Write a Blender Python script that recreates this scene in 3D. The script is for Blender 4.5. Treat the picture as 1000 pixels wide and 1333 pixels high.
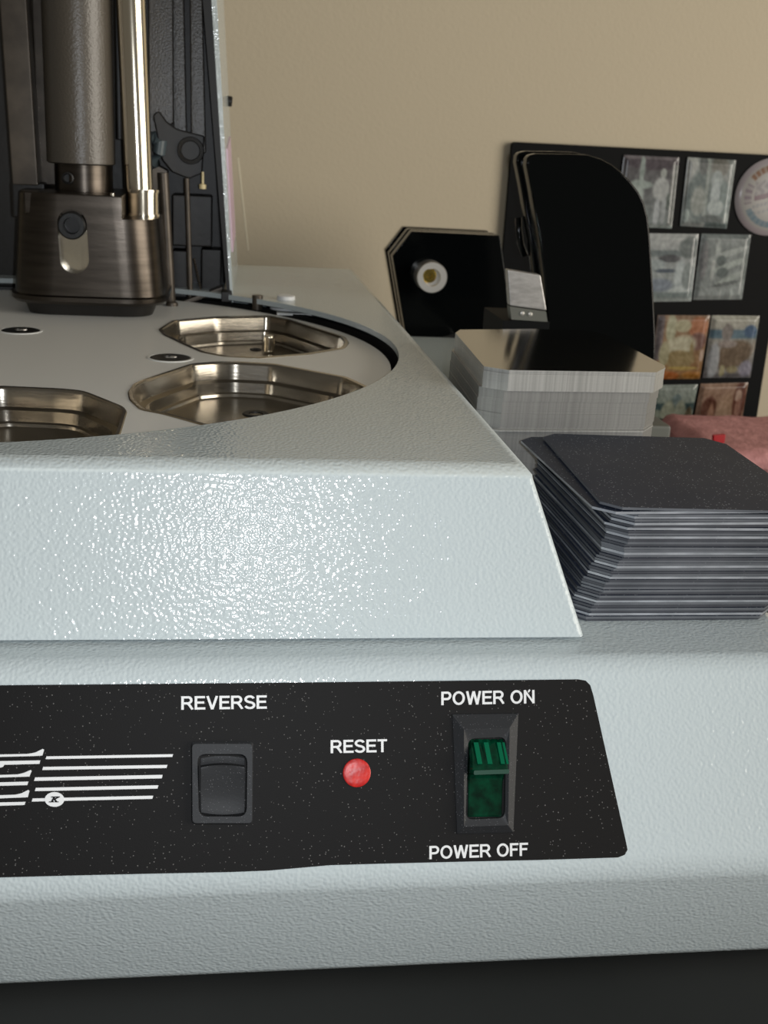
import bpy, bmesh, math, random
from mathutils import Vector, Matrix

random.seed(7)
for _o in list(bpy.data.objects):
    bpy.data.objects.remove(_o)
SC = bpy.context.scene
COL = SC.collection

# ------------------------------------------------------------------ frame of reference
# All shapes are laid out in millimetres: X along the machine front, Y away from the viewer,
# Z up with 0 at the top of the machine hood. TZ is the height of the hood top above the table.
MM, TZ = 0.001, 165.0
CAMZ, FPX = 100.0, 1500.0
AX = ((0.9904476534288582, 0.009491790012026557, 0.13756217408734142),
      (-0.12770042782782098, -0.3132210964873755, 0.9410553360179399),
      (0.05201967464200369, -0.9496327977895528, -0.3090169943749474))


def V(x, y, z):
    return Vector((x * MM, y * MM, (z + TZ) * MM))


# ------------------------------------------------------------------ camera, world, lights, exposure
cam = bpy.data.cameras.new('camera')
cam.sensor_fit = 'HORIZONTAL'
cam.sensor_width = 36.0
cam.lens = 36.0 * FPX / 1000.0
cam.clip_start = 0.01
cam.dof.use_dof = True
cam.dof.focus_distance = 0.385
cam.dof.aperture_fstop = 45.0
cam_ob = bpy.data.objects.new('camera', cam)
COL.objects.link(cam_ob)
right = Vector((AX[0][0], AX[1][0], AX[2][0]))
down = Vector((AX[0][1], AX[1][1], AX[2][1]))
fwd = Vector((AX[0][2], AX[1][2], AX[2][2]))
rot = Matrix((right, -down, -fwd)).transposed()
cam_ob.matrix_world = Matrix.Translation(V(0, 0, CAMZ)) @ rot.to_4x4()
SC.camera = cam_ob

world = bpy.data.worlds.new('room_light')
SC.world = world
world.use_nodes = True
world.node_tree.nodes['Background'].inputs[0].default_value = (1.0, 0.93, 0.80, 1)
world.node_tree.nodes['Background'].inputs[1].default_value = 0.12


def area_light(name, loc, target, size, power, colour, shape='DISK', size_y=None):
    li = bpy.data.lights.new(name, 'AREA')
    li.shape = shape
    li.size = size
    if size_y:
        li.size_y = size_y
    li.energy = power
    li.color = colour
    ob = bpy.data.objects.new(name, li)
    COL.objects.link(ob)
    ob.location = loc
    ob.rotation_euler = (target - loc).to_track_quat('-Z', 'Y').to_euler()
    return ob


# the phone's flash, beside the lens
area_light('phone_flash', V(12, 2, 101), V(20, 336, -20), 0.006, 0.84, (0.94, 0.99, 1.05))
# added fill light, out of view to the right, to lift the wall
area_light('added_fill', V(2100, -500, 330), V(50, 900, 0), 1.7, 48.0, (1.0, 0.93, 0.82))

SC.view_settings.view_transform = 'Standard'
SC.view_settings.look = 'None'
SC.view_settings.gamma = 1.0
SC.view_settings.use_curve_mapping = False
SC.view_settings.exposure = 0.0


# ------------------------------------------------------------------ measuring helpers
def ray(x, y):
    p = (x - 500.0, y - 666.5, FPX)
    return [AX[i][0] * p[0] + AX[i][1] * p[1] + AX[i][2] * p[2] for i in range(3)]


def onZ(x, y, z):
    d = ray(x, y)
    t = (z - CAMZ) / d[2]
    return Vector((d[0] * t, d[1] * t, z))


def onY(x, y, Y):
    d = ray(x, y)
    t = Y / d[1]
    return Vector((d[0] * t, Y, d[2] * t + CAMZ))


LEAN = math.tan(math.radians(27))
DECK = -54.4
PY0 = 321.5          # Y of the sloped front face of the cabinet at deck height


def onP(x, y, off=0.0):
    """a point of the control panel face (it leans back 27 degrees)"""
    d = ray(x, y)
    # Y = PY0 - off + LEAN * (Z - DECK)
    y0 = PY0 - off / math.cos(math.radians(27))
    s = (y0 + LEAN * (CAMZ - DECK)) / (d[1] - LEAN * d[2])
    return Vector((d[0] * s, d[1] * s, d[2] * s + CAMZ))


PN = Vector((0, -math.cos(math.radians(27)), math.sin(math.radians(27))))   # panel normal
PV = Vector((0, math.sin(math.radians(27)), math.cos(math.radians(27))))    # up along the panel
PU = Vector((1, 0, 0))


# ------------------------------------------------------------------ materials
def mat(name, col, rough=0.5, metal=0.0, bump=None, speck=None, spec=0.5, coat=0.0, trans=0.0,
        vary=None, stretch=None, aniso=None, stain=None):
    m = bpy.data.materials.new(name)
    m.use_nodes = True
    nt = m.node_tree
    N, L = nt.nodes, nt.links
    b = N['Principled BSDF']
    b.inputs['Base Color'].default_value = (*col, 1)
    b.inputs['Roughness'].default_value = rough
    b.inputs['Metallic'].default_value = metal
    b.inputs['Specular IOR Level'].default_value = spec
    b.inputs['Coat Weight'].default_value = coat
    b.inputs['Coat Roughness'].default_value = 0.08
    b.inputs['Transmission Weight'].default_value = trans
    tc = N.new('ShaderNodeTexCoord')
    out = tc.outputs['Object']
    if stretch:
        mp = N.new('ShaderNodeMapping')
        mp.inputs['Scale'].default_value = stretch
        L.new(out, mp.inputs['Vector'])
        sout = mp.outputs['Vector']
    else:
        sout = out
    colsock = None
    if vary:                                   # (scale, second colour)
        n = N.new('ShaderNodeTexNoise')
        n.inputs['Scale'].default_value = vary[0]
        n.inputs['Detail'].default_value = 4
        L.new(sout, n.inputs['Vector'])
        r = N.new('ShaderNodeMapRange')
        r.inputs['From Min'].default_value = 0.35
        r.inputs['From Max'].default_value = 0.65
        L.new(n.outputs['Fac'], r.inputs['Value'])
        mx = N.new('ShaderNodeMix')
        mx.data_type = 'RGBA'
        mx.inputs['A'].default_value = (*col, 1)
        mx.inputs['B'].default_value = (*vary[1], 1)
        L.new(r.outputs['Result'], mx.inputs['Factor'])
        colsock = mx.outputs['Result']
    if speck:                                  # (scale, size, colour): dust or glitter
        v = N.new('ShaderNodeTexVoronoi')
        v.inputs['Scale'].default_value = speck[0]
        L.new(out, v.inputs['Vector'])
        n2 = N.new('ShaderNodeTexNoise')
        n2.inputs['Scale'].default_value = speck[0] * 0.13
        L.new(out, n2.inputs['Vector'])
        mul = N.new('ShaderNodeMath')
        mul.operation = 'MULTIPLY'
        mul.inputs[1].default_value = speck[1] * 2
        L.new(n2.outputs['Fac'], mul.inputs[0])
        lt = N.new('ShaderNodeMath')
        lt.operation = 'LESS_THAN'
        L.new(v.outputs['Distance'], lt.inputs[0])
        L.new(mul.outputs[0], lt.inputs[1])
        mx2 = N.new('ShaderNodeMix')
        mx2.data_type = 'RGBA'
        mx2.inputs['A'].default_value = (*col, 1)
        if colsock:
            L.new(colsock, mx2.inputs['A'])
        mx2.inputs['B'].default_value = (*speck[2], 1)
        L.new(lt.outputs[0], mx2.inputs['Factor'])
        colsock = mx2.outputs['Result']
    if colsock:
        L.new(colsock, b.inputs['Base Color'])
    if bump:                                   # (scale, height in m, detail)
        n = N.new('ShaderNodeTexNoise')
        n.inputs['Scale'].default_value = bump[0]
        n.inputs['Detail'].default_value = bump[2] if len(bump) > 2 else 1.0
        L.new(sout, n.inputs['Vector'])
        bp = N.new('ShaderNodeBump')
        bp.inputs['Strength'].default_value = 1.0
        bp.inputs['Distance'].default_value = bump[1]
        L.new(n.outputs['Fac'], bp.inputs['Height'])
        L.new(bp.outputs['Normal'], b.inputs['Normal'])
        L.new(bp.outputs['Normal'], b.inputs['Coat Normal'])
    return m


M = {}
M['paint'] = mat('hammered_paint', (0.525, 0.588, 0.602), 0.10, bump=(880, 0.00022, 0.3), spec=0.3)
M['plate'] = mat('white_plastic', (0.78, 0.79, 0.77), 0.38, bump=(900, 0.00001, 2))
M['pocket'] = mat('milled_steel', (0.42, 0.385, 0.325), 0.22, 1.0, vary=(30, (0.28, 0.255, 0.215)),
                  stretch=(1, 1, 6), bump=(160, 0.00004, 3))
M['die'] = mat('oiled_steel', (0.085, 0.072, 0.060), 0.30, 1.0, vary=(40, (0.055, 0.047, 0.039)), stretch=(0.6, 0.6, 6),
               bump=(300, 0.00003, 2))
M['chrome'] = mat('bright_steel', (0.75, 0.68, 0.55), 0.16, 1.0, bump=(60, 0.00002), stretch=(8, 8, 0.3))
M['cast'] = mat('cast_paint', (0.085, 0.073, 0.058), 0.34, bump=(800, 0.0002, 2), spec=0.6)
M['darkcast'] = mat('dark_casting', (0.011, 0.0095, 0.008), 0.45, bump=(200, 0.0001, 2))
M['brown'] = mat('brown_metal', (0.10, 0.083, 0.065), 0.4, 0.5, vary=(60, (0.06, 0.05, 0.04)))
M['black'] = mat('black_plastic', (0.006, 0.0065, 0.007), 0.35, bump=(700, 0.00004, 2))
M['rubber'] = mat('black_rubber', (0.006, 0.006, 0.006), 0.5)
M['gloss'] = mat('black_gloss', (0.0018, 0.0024, 0.0027), 0.10, spec=0.2)
M['label'] = mat('black_label', (0.0075, 0.0070, 0.0069), 0.6, speck=(800, 0.115, (0.13, 0.125, 0.12)), spec=0.14,
                 bump=(2500, 0.00002, 1))
M['switch'] = mat('switch_plastic', (0.020, 0.021, 0.023), 0.55, speck=(1500, 0.12, (0.16, 0.16, 0.17)),
                  bump=(1500, 0.00003, 2), spec=0.28)
M['white'] = mat('white_print', (0.74, 0.75, 0.75), 0.5)
M['green'] = mat('green_lens', (0.0, 0.060, 0.026), 0.14, trans=0.3, vary=(220, (0.0, 0.016, 0.008)))
M['greenrib'] = mat('green_rib', (0.0, 0.11, 0.05), 0.2)
M['greenlip'] = mat('green_lip', (0.018, 0.06, 0.04), 0.3)
M['red'] = mat('red_lens', (0.62, 0.022, 0.014), 0.4, vary=(450, (0.42, 0.008, 0.008)), bump=(500, 0.0002))
M['hose'] = mat('blue_grey_hose', (0.055, 0.075, 0.085), 0.4)
M['wall'] = mat('cream_wall', (0.57, 0.50, 0.375), 0.75, bump=(260, 0.00025, 3), spec=0.2)
M['table'] = mat('dark_table', (0.022, 0.023, 0.022), 0.6, spec=0.25, vary=(6, (0.015, 0.016, 0.015)))
M['floor'] = mat('dark_floor', (0.06, 0.05, 0.04), 0.6, vary=(5, (0.04, 0.033, 0.028)))
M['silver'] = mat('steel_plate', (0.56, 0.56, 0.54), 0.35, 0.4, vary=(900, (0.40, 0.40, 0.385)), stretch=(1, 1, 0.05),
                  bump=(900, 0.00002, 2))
M['mirror'] = mat('mirror_steel_plate', (0.42, 0.40, 0.36), 0.10, 1.0, speck=(900, 0.13, (0.75, 0.74, 0.70)),
                  bump=(50, 0.00002, 3))
M['slate'] = mat('slate_plate', (0.023, 0.031, 0.054), 0.5, speck=(700, 0.15, (0.30, 0.32, 0.36)), spec=0.15,
                 vary=(40, (0.030, 0.038, 0.060)))
M['edge'] = mat('cut_edge', (0.52, 0.55, 0.60), 0.35, 0.4, vary=(60, (0.3, 0.32, 0.35)))
M['edge2'] = mat('dull_edge', (0.15, 0.16, 0.18), 0.45, 0.2, vary=(50, (0.10, 0.11, 0.125)))
M['edge3'] = mat('dark_edge', (0.075, 0.08, 0.095), 0.45, 0.2, vary=(50, (0.05, 0.054, 0.066)))
M['alu'] = mat('brushed_block', (0.56, 0.55, 0.54), 0.4, 0.7, vary=(150, (0.42, 0.41, 0.40)), stretch=(1, 1, 3))
M['grey'] = mat('grey_block', (0.12, 0.125, 0.11), 0.5)
M['bush'] = mat('turned_steel', (0.72, 0.70, 0.66), 0.35, 0.85)
M['brass'] = mat('brass', (0.55, 0.40, 0.10), 0.25, 1.0)
M['dieedge'] = mat('dull_black_metal', (0.022, 0.022, 0.021), 0.35, spec=0.5)
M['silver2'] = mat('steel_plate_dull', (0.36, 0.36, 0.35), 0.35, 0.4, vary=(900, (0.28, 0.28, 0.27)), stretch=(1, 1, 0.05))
M['board'] = mat('black_board', (0.004, 0.0045, 0.005), 0.65, spec=0.12)
M['pink'] = mat('pink_plush', (0.66, 0.32, 0.32), 0.75, vary=(70, (0.48, 0.22, 0.22)), bump=(220, 0.0015, 4),
                speck=(150, 0.045, (0.95, 0.85, 0.8)))
M['redcloth'] = mat('red_ribbon', (0.45, 0.008, 0.015), 0.5)
M['pinkrefl'] = mat('pink_reflection', (0.62, 0.45, 0.56), 0.4)
M['amber'] = mat('pale_fitting', (0.85, 0.72, 0.42), 0.3)
M['glint'] = mat('pane_glint', (0.76, 0.70, 0.54), 0.7)

mp = bpy.data.materials.new('photo_print')
mp.use_nodes = True
_a = mp.node_tree.nodes.new('ShaderNodeVertexColor')
_a.layer_name = 'print'
_b = mp.node_tree.nodes['Principled BSDF']
mp.node_tree.links.new(_a.outputs['Color'], _b.inputs['Base Color'])
_b.inputs['Roughness'].default_value = 0.22
M['print'] = mp


# ------------------------------------------------------------------ mesh helpers
def link_mesh(name, bm, m, parent=None, smooth=40, loc=None):
    """bm is in layout millimetres; the object's origin goes to the base of the shape (or loc)"""
    bmesh.ops.remove_doubles(bm, verts=bm.verts, dist=1e-4)
    bmesh.ops.recalc_face_normals(bm, faces=bm.faces)
    if loc is None:
        xs = [v.co.x for v in bm.verts]
        ys = [v.co.y for v in bm.verts]
        zs = [v.co.z for v in bm.verts]
        loc = Vector(((min(xs) + max(xs)) / 2, (min(ys) + max(ys)) / 2, min(zs)))
    for v in bm.verts:
        v.co = (v.co - loc) * MM
    me = bpy.data.meshes.new(name)
    bm.to_mesh(me)
    bm.free()
    if smooth:
        for p in me.polygons:
            p.use_smooth = True
        me.set_sharp_from_angle(angle=math.radians(smooth))
    for k in (m if isinstance(m, (list, tuple)) else [m]):
        me.materials.append(k)
    ob = bpy.data.objects.new(name, me)
    COL.objects.link(ob)
    ob.location = V(*loc)
    if smooth:
        ob.modifiers.new('weighted_normals', 'WEIGHTED_NORMAL').keep_sharp = True
    if parent:
        wl = Vector((0, 0, 0))
        q = parent
        while q:
            wl += q.location
            q = q.parent
        ob.parent = parent
        ob.location = V(*loc) - wl
    return ob


def tag(o, label, cat, group=None):
    o['label'] = label
    o['category'] = cat
    if group:
        o['group'] = group
    return o


def empty(name, x, y, z, label, cat, group=None):
    o = bpy.data.objects.new(name, None)
    o.empty_display_size = 0.02
    COL.objects.link(o)
    o.location = V(x, y, z)
    return tag(o, label, cat, group)


def loft(bm, loops, cap0=True, cap1=True, mi=0):
    rings = [[bm.verts.new(p) for p in lp] for lp in loops]
    n = len(rings[0])
    for a, b in zip(rings, rings[1:]):
        for i in range(n):
            f = bm.faces.new((a[i], a[(i + 1) % n], b[(i + 1) % n], b[i]))
            f.material_index = mi
    if cap0:
        bm.faces.new(rings[0][::-1]).material_index = mi
    if cap1:
        bm.faces.new(rings[-1]).material_index = mi
    return rings


def prism(bm, pts, vec, mi=0):
    vec = Vector(vec)
    return loft(bm, [[Vector(p) for p in pts], [Vector(p) + vec for p in pts]], mi=mi)


def box(bm, x0, x1, y0, y1, z0, z1):
    prism(bm, [(x0, y0, z0), (x1, y0, z0), (x1, y1, z0), (x0, y1, z0)], (0, 0, z1 - z0))


def ring(c, ax, r, n, ph=0.0):
    ax = Vector(ax).normalized()
    u = ax.orthogonal().normalized()
    w = ax.cross(u)
    return [Vector(c) + (u * math.cos(ph + 2 * math.pi * i / n) + w * math.sin(ph + 2 * math.pi * i / n)) * r for i in range(n)]


def lathe(bm, c, ax, prof, n=32, cap0=True, cap1=True):
    """prof: list of (distance along the axis, radius)"""
    ax = Vector(ax).normalized()
    loft(bm, [ring(Vector(c) + ax * d, ax, r, n) for d, r in prof], cap0, cap1)


def tube(bm, pts, r, n=12):
    pts = [Vector(p) for p in pts]
    loops = []
    for i, p in enumerate(pts):
        a = pts[max(i - 1, 0)]
        b = pts[min(i + 1, len(pts) - 1)]
        loops.append(ring(p, b - a, r, n))
    loft(bm, loops)


def fillet(poly, r, n=4):
    """round the corners of a 2-D / 3-D polygon; r one radius or one per corner"""
    P = [Vector(p) for p in poly]
    out = []
    k = len(P)
    for i, p in enumerate(P):
        rr = r[i] if isinstance(r, (list, tuple)) else r
        a, b = P[i - 1] - p, P[(i + 1) % k] - p
        if rr <= 0:
            out.append(p.copy())
            continue
        d = min(rr, a.length * 0.48, b.length * 0.48)
        s, e = p + a.normalized() * d, p + b.normalized() * d
        for j in range(n + 1):
            t = j / n
            out.append(s * (1 - t) ** 2 + p * (2 * t * (1 - t)) + e * t ** 2)
    return out


def bev(bm, w, seg=2, ang=30):
    bmesh.ops.recalc_face_normals(bm, faces=bm.faces)
    bm.normal_update()
    ed = [e for e in bm.edges if len(e.link_faces) == 2 and e.calc_face_angle(0) > math.radians(ang)]
    bmesh.ops.bevel(bm, geom=ed, offset=w, segments=seg, profile=0.5, affect='EDGES', clamp_overlap=True)


def boolean(ob, cutter, op='DIFFERENCE'):
    ob.modifiers.clear()
    md = ob.modifiers.new('b', 'BOOLEAN')
    md.operation = op
    md.solver = 'EXACT'
    md.object = cutter
    bpy.context.view_layer.update()
    dg = bpy.context.evaluated_depsgraph_get()
    me = bpy.data.meshes.new_from_object(ob.evaluated_get(dg))
    ob.modifiers.clear()
    ob.data = me
    ob.modifiers.new('weighted_normals', 'WEIGHTED_NORMAL').keep_sharp = True
    bpy.data.objects.remove(cutter)


def resmooth(ob, ang=35):
    for p in ob.data.polygons:
        p.use_smooth = True
    ob.data.set_sharp_from_angle(angle=math.radians(ang))


def rect_px(x0, y0, x1, y1, Y):
    """an upright rectangle on the plane at depth Y, given where its corners are seen"""
    a, b = onY(x0, y0, Y), onY(x1, y1, Y)
    return a.x, b.x, b.z, a.z


def slab(name, m, parent, x0, y0, x1, y1, Y, depth, w=0.8):
    X0, X1, Z0, Z1 = rect_px(x0, y0, x1, y1, Y)
    bm = bmesh.new()
    box(bm, X0, X1, Y, Y + depth, Z0, Z1)
    if w:
        bev(bm, w, 2)
    return link_mesh(name, bm, m, parent)


def poly_slab(name, m, parent, px, Y, depth, r=0.0, bevel=0.0, push=0.0):
    """an outline seen at depth Y, given thickness; push moves it straight back"""
    pts = [onY(x, y, Y) + Vector((0, push, 0)) for x, y in px]
    if r:
        pts = fillet(pts, r, 6)
    bm = bmesh.new()
    prism(bm, pts, (0, depth, 0))
    if bevel:
        bev(bm, bevel, 2, 50)
    return link_mesh(name, bm, m, parent)


# ================================================================== THE SETTING
def struct(o):
    o['kind'] = 'structure'
    return o


WALL_Y = 1142.0
bm = bmesh.new()
box(bm, -1500, 1500, WALL_Y, WALL_Y + 60, -900, 1500)
struct(link_mesh('wall_back', bm, M['wall'], None, 0))
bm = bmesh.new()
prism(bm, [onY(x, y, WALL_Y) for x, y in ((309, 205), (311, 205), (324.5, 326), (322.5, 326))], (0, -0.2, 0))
link_mesh('pane_glint', bm, M['glint'], bpy.data.objects['wall_back'], 0)  # pale strip on the wall in place of a clear pane's reflection
bm = bmesh.new()
box(bm, -1500, 1500, -1600, WALL_Y, -940, -900)
struct(link_mesh('floor', bm, M['floor'], None, 0))
bm = bmesh.new()
box(bm, -1100, 1250, 110, WALL_Y - 2, -TZ - 30, -TZ)
bev(bm, 3, 2)
tbl = empty('work_table', 0, 640, -900, 'dark work table carrying the grey machine and the stacked plates', 'table')
link_mesh('table_top', bm, M['table'], tbl)
for sx in (-1040, 1190):
    for sy in (160, WALL_Y - 60):
        bm = bmesh.new()
        box(bm, sx - 25, sx + 25, sy - 25, sy + 25, -900, -TZ - 30)
        bev(bm, 2, 1)
        link_mesh('leg', bm, M['table'], tbl)

# ================================================================== THE MACHINE
mach = empty('stamping_machine', -124, 630, -TZ,
             'pale grey rotary stamping machine with hammered paint and black switch panel, on the dark table', 'machine')

# --- cabinet: flat deck, leaning front face, undercut plinth
xl, xr = -445.0, 196.0
zb = onP(300, 1153).z
yb = PY0 + LEAN * (zb - DECK)


def cab_loop(z, yf, xr_, xl_, yk):
    return [Vector((xl_, yf, z)), Vector((xr_, yf, z)), Vector((xr_, yk, z)), Vector((xl_, yk, z))]


bm = bmesh.new()
loft(bm, [cab_loop(-163, yb + 0.40 * (zb + 163), xr + 6, xl - 6, 940), cab_loop(zb, yb, xr + 20, xl - 20, 956),
          cab_loop(DECK, PY0, xr, xl, 938)])
bmesh.ops.recalc_face_normals(bm, faces=bm.faces)
bm.normal_update()
ed = [e for e in bm.edges if e.calc_face_angle(0) > math.radians(15)]
top_ed = [e for e in ed if all(v.co.z > DECK - 1 for v in e.verts)]
bmesh.ops.bevel(bm, geom=ed, offset=5.5, segments=5, profile=0.5, affect='EDGES', clamp_overlap=True)
link_mesh('cabinet', bm, M['paint'], mach, 60)
for fx in (-400, 150):
    for fy in (345, 900):
        bm = bmesh.new()
        lathe(bm, (fx, fy, -TZ), (0, 0, 1), [(0, 12), (1, 13), (7, 13)], 20)
        link_mesh('foot', bm, M['rubber'], mach)

# --- hood: a shell with sloping sides and a round opening
HX0, HX1, HY0, HY1, HB = -347.0, 99.5, 355.2, 920.0, -53.2
sl = math.tan(math.radians(19.5)) * -HB
CX, CY, CR = -124.0, 575.0, 209.0
bm = bmesh.new()
loft(bm, [cab_loop(HB, HY0 - sl, HX1 + sl, HX0 - sl, HY1 + sl), cab_loop(0, HY0, HX1, HX0, HY1)])
ed = [e for e in bm.edges if sum(v.co.z > -1 for v in e.verts) == 2]
bmesh.ops.bevel(bm, geom=ed, offset=4.5, segments=5, profile=0.5, affect='EDGES')
bmesh.ops.recalc_face_normals(bm, faces=bm.faces)
bm.normal_update()
ed = [e for e in bm.edges if e.calc_face_angle(0) > math.radians(40) and abs(e.verts[0].co.z - e.verts[1].co.z) > 20]
bmesh.ops.bevel(bm, geom=ed, offset=2.2, segments=3, profile=0.5, affect='EDGES')
hood = link_mesh('hood', bm, M['paint'], mach, 60)
bm = bmesh.new()
t = 2.6
loft(bm, [cab_loop(HB - 10, HY0 - sl + t - 3, HX1 + sl - t + 3, HX0 - sl + t - 3, HY1 + sl - t),
          cab_loop(-t - 0.4, HY0 + t, HX1 - t, HX0 + t, HY1 - t)])
boolean(hood, link_mesh('cut', bm, M['darkcast'], None, 0))
bm = bmesh.new()
lathe(bm, (CX, CY, -20), (0, 0, 1), [(0, CR), (40, CR)], 160)
boolean(hood, link_mesh('cut', bm, M['darkcast'], None, 0))
resmooth(hood, 50)
# dark seam under the hood lip
bm = bmesh.new()
box(bm, HX0 - sl + 4, HX1 + sl - 4, HY0 - sl + 3.2, HY1 + sl - 4, DECK, HB + 0.3)
link_mesh('seam_gasket', bm, M['rubber'], mach, 0)
# dark well below the turntable
bm = bmesh.new()
lathe(bm, (CX, CY, -50), (0, 0, 1), [(0, 200), (0, 219), (44, 219), (44, 213), (2, 211), (2, 0.5)], 96, False, False)
link_mesh('well', bm, M['rubber'], mach)

# --- turntable with its pockets
TT = -7.0
pk_px = [
    [(206, 429), (224, 417.5), (280, 412.5), (350, 411), (378, 416), (450, 439), (455, 447), (449, 454), (400, 462),
     (336, 467), (290, 464.5), (262, 459), (240, 449.5), (212, 436)],
    [(166, 511), (173, 500.5), (184, 495.5), (249, 474), (280, 471.5), (305, 471), (358, 474), (453, 491.5), (478, 503),
     (494, 514), (492, 527), (420, 556), (340, 570), (300, 564), (263, 554), (213, 540), (182, 534), (168, 521)],
    [(-90, 522), (-60, 507), (0, 503), (78, 506.5), (106, 509), (117.6, 512.5), (161, 530), (166, 536), (157, 566), (140, 590),
     (90, 600), (-50, 600), (-88, 588), (-100, 545)],
]
pockets = [fillet([onZ(x, y, TT) for x, y in p], 3.0, 3) for p in pk_px]


def inset(lp, d, z):
    c = sum(lp, Vector()) / len(lp)
    r = sum((p - c).length for p in lp) / len(lp)
    f = 1 - d / r
    return [Vector((c.x + (p.x - c.x) * f, c.y + (p.y - c.y) * f, z)) for p in lp]


cu = bpy.data.curves.new('tt', 'CURVE')
cu.dimensions = '2D'
cu.fill_mode = 'BOTH'
cu.extrude = 3.0
RT = 205.5


def spline(pts):
    s = cu.splines.new('POLY')
    s.points.add(len(pts) - 1)
    for q, p in zip(s.points, pts):
        q.co = (p[0], p[1], 0, 1)
    s.use_cyclic_u = True


spline([(CX + RT * math.cos(a * math.pi / 80), CY + RT * math.sin(a * math.pi / 80)) for a in range(160)])
for lp in pockets:
    spline([(p.x, p.y) for p in lp])
co = bpy.data.objects.new('tt', cu)
COL.objects.link(co)
bpy.context.view_layer.update()
me = bpy.data.meshes.new_from_object(co.evaluated_get(bpy.context.evaluated_depsgraph_get()))
bpy.data.objects.remove(co)
bm = bmesh.new()
bm.from_mesh(me)
for v in bm.verts:
    v.co.z += TT - 3.0
turn = link_mesh('turntable', bm, M['plate'], mach, 30, loc=Vector((CX, CY, TT - 6)))
for lp in pockets:
    bm = bmesh.new()
    loft(bm, [inset(lp, 0.0, TT - 5), inset(lp, 0.0, TT + 0.15), inset(lp, 0.6, TT + 0.5), inset(lp, 2.4, TT + 0.4),
              inset(lp, 3.2, TT - 0.6), inset(lp, 4.0, TT - 7.5), inset(lp, 8.5, TT - 8.0), inset(lp, 9.0, TT - 12.5),
              inset(lp, 11.5, TT - 12.8), inset(lp, 11.9, TT - 14)], False, True)
    link_mesh('pocket', bm, M['pocket'], turn, 35)
for (x, y, rr) in ((333, 539, 5.5), (333, 455, 3.0)):
    c = onZ(x, y, TT - 13.9)
    bm = bmesh.new()
    lathe(bm, c, (0, 0, 1), [(-4, rr * 0.6), (0.3, rr * 0.6), (0.5, rr), (0, rr + 0.6)], 24, True, False)
    link_mesh('ejector_hole', bm, M['rubber'], turn)
for x in (350,):
    c = onZ(x, 457, TT - 13)
    bm = bmesh.new()
    lathe(bm, c, (0, 0, 1), [(0, 3.2), (8, 3.2), (9, 2.6)], 20)
    link_mesh('corner_glint', bm, M['chrome'], turn)  # bright pin shaped to stand for the reflection of the pocket corner
for (x, y) in ((27, 430.5), (222, 466)):
    c = onZ(x, y, TT)
    bm = bmesh.new()
    lathe(bm, c + Vector((0, 0, 0.05)), (0, 0, 1), [(-1, 11.2), (0.25, 11.2), (0.35, 10.2), (-0.2, 9.4)], 32, True, False)
    rim = link_mesh('screw', bm, M['plate'], turn)
    bm = bmesh.new()
    lathe(bm, c, (0, 0, 1), [(-1, 9.8), (0.2, 9.8), (0.6, 8.8), (0.6, 3.2), (-0.6, 2.8), (-0.6, 0.2)], 32, True, True)
    link_mesh('screw', bm, M['black'], turn)
    bm = bmesh.new()
    lathe(bm, c + Vector((1.4, 0.5, 0)), (0, 0, 1), [(0.3, 1.8), (0.75, 1.7), (0.8, 0.1)], 6)
    link_mesh('screw_socket', bm, M['bush'], turn)

# --- small things in the gap at the back
c = onZ(372, 404, TT)
bm = bmesh.new()
lathe(bm, c, (0, 0, 1), [(0, 10), (2.2, 10), (2.6, 6.2), (9, 5.6), (9.6, 4.5)], 24)
link_mesh('stop_knob', bm, M['white'], mach)
bm = bmesh.new()
q = onZ(388, 410, TT)
box(bm, q.x - 13, q.x + 8, q.y - 4, q.y + 4, TT + 0.1, TT + 1.4)
link_mesh('stop_plate', bm, M['plate'], mach)
c = onZ(335, 403, TT)
bm = bmesh.new()
lathe(bm, c, (0, 0, 1), [(0, 3.4), (9, 3.4)], 16)
link_mesh('spacer_post', bm, M['brown'], mach)
bm = bmesh.new()
tube(bm, [onZ(470, 424, -9), onZ(486, 444, -12), onZ(497, 461, -16)], 2.2)
link_mesh('dark_rod', bm, M['darkcast'], mach)

# --- control panel label
lab_px = [(-70, 893), (0, 892), (380, 888.5), (752, 884.3), (762, 886), (768, 892), (772, 905), (815, 1098), (816.5, 1106),
          (813, 1112.5), (804, 1116), (700, 1119.3), (600, 1121.5), (500, 1124), (430, 1126), (390, 1129.5), (350, 1133), (300, 1135),
          (200, 1137), (100, 1139.3), (0, 1142), (-70, 1144)]
bm = bmesh.new()
pts = [onP(x, y) for x, y in lab_px]
loft(bm, [[p - PN * 0.4 for p in pts], [p + PN * 0.45 for p in pts]])
panel = link_mesh('control_panel', bm, M['label'], mach, 30)
OFF = 0.45


def flat_px(bm, px, off=OFF, th=0.12):
    pts = [onP(x, y, off) for x, y in px]
    loft(bm, [pts, [p + PN * th for p in pts]])


def stroke(bm, x0, y0, x1, y1, w, skew=0.0):
    flat_px(bm, [(x0 + skew, y0 - w / 2), (x1 + skew, y1 - w / 2), (x1 - skew, y1 + w / 2), (x0 - skew, y0 + w / 2)])


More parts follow.
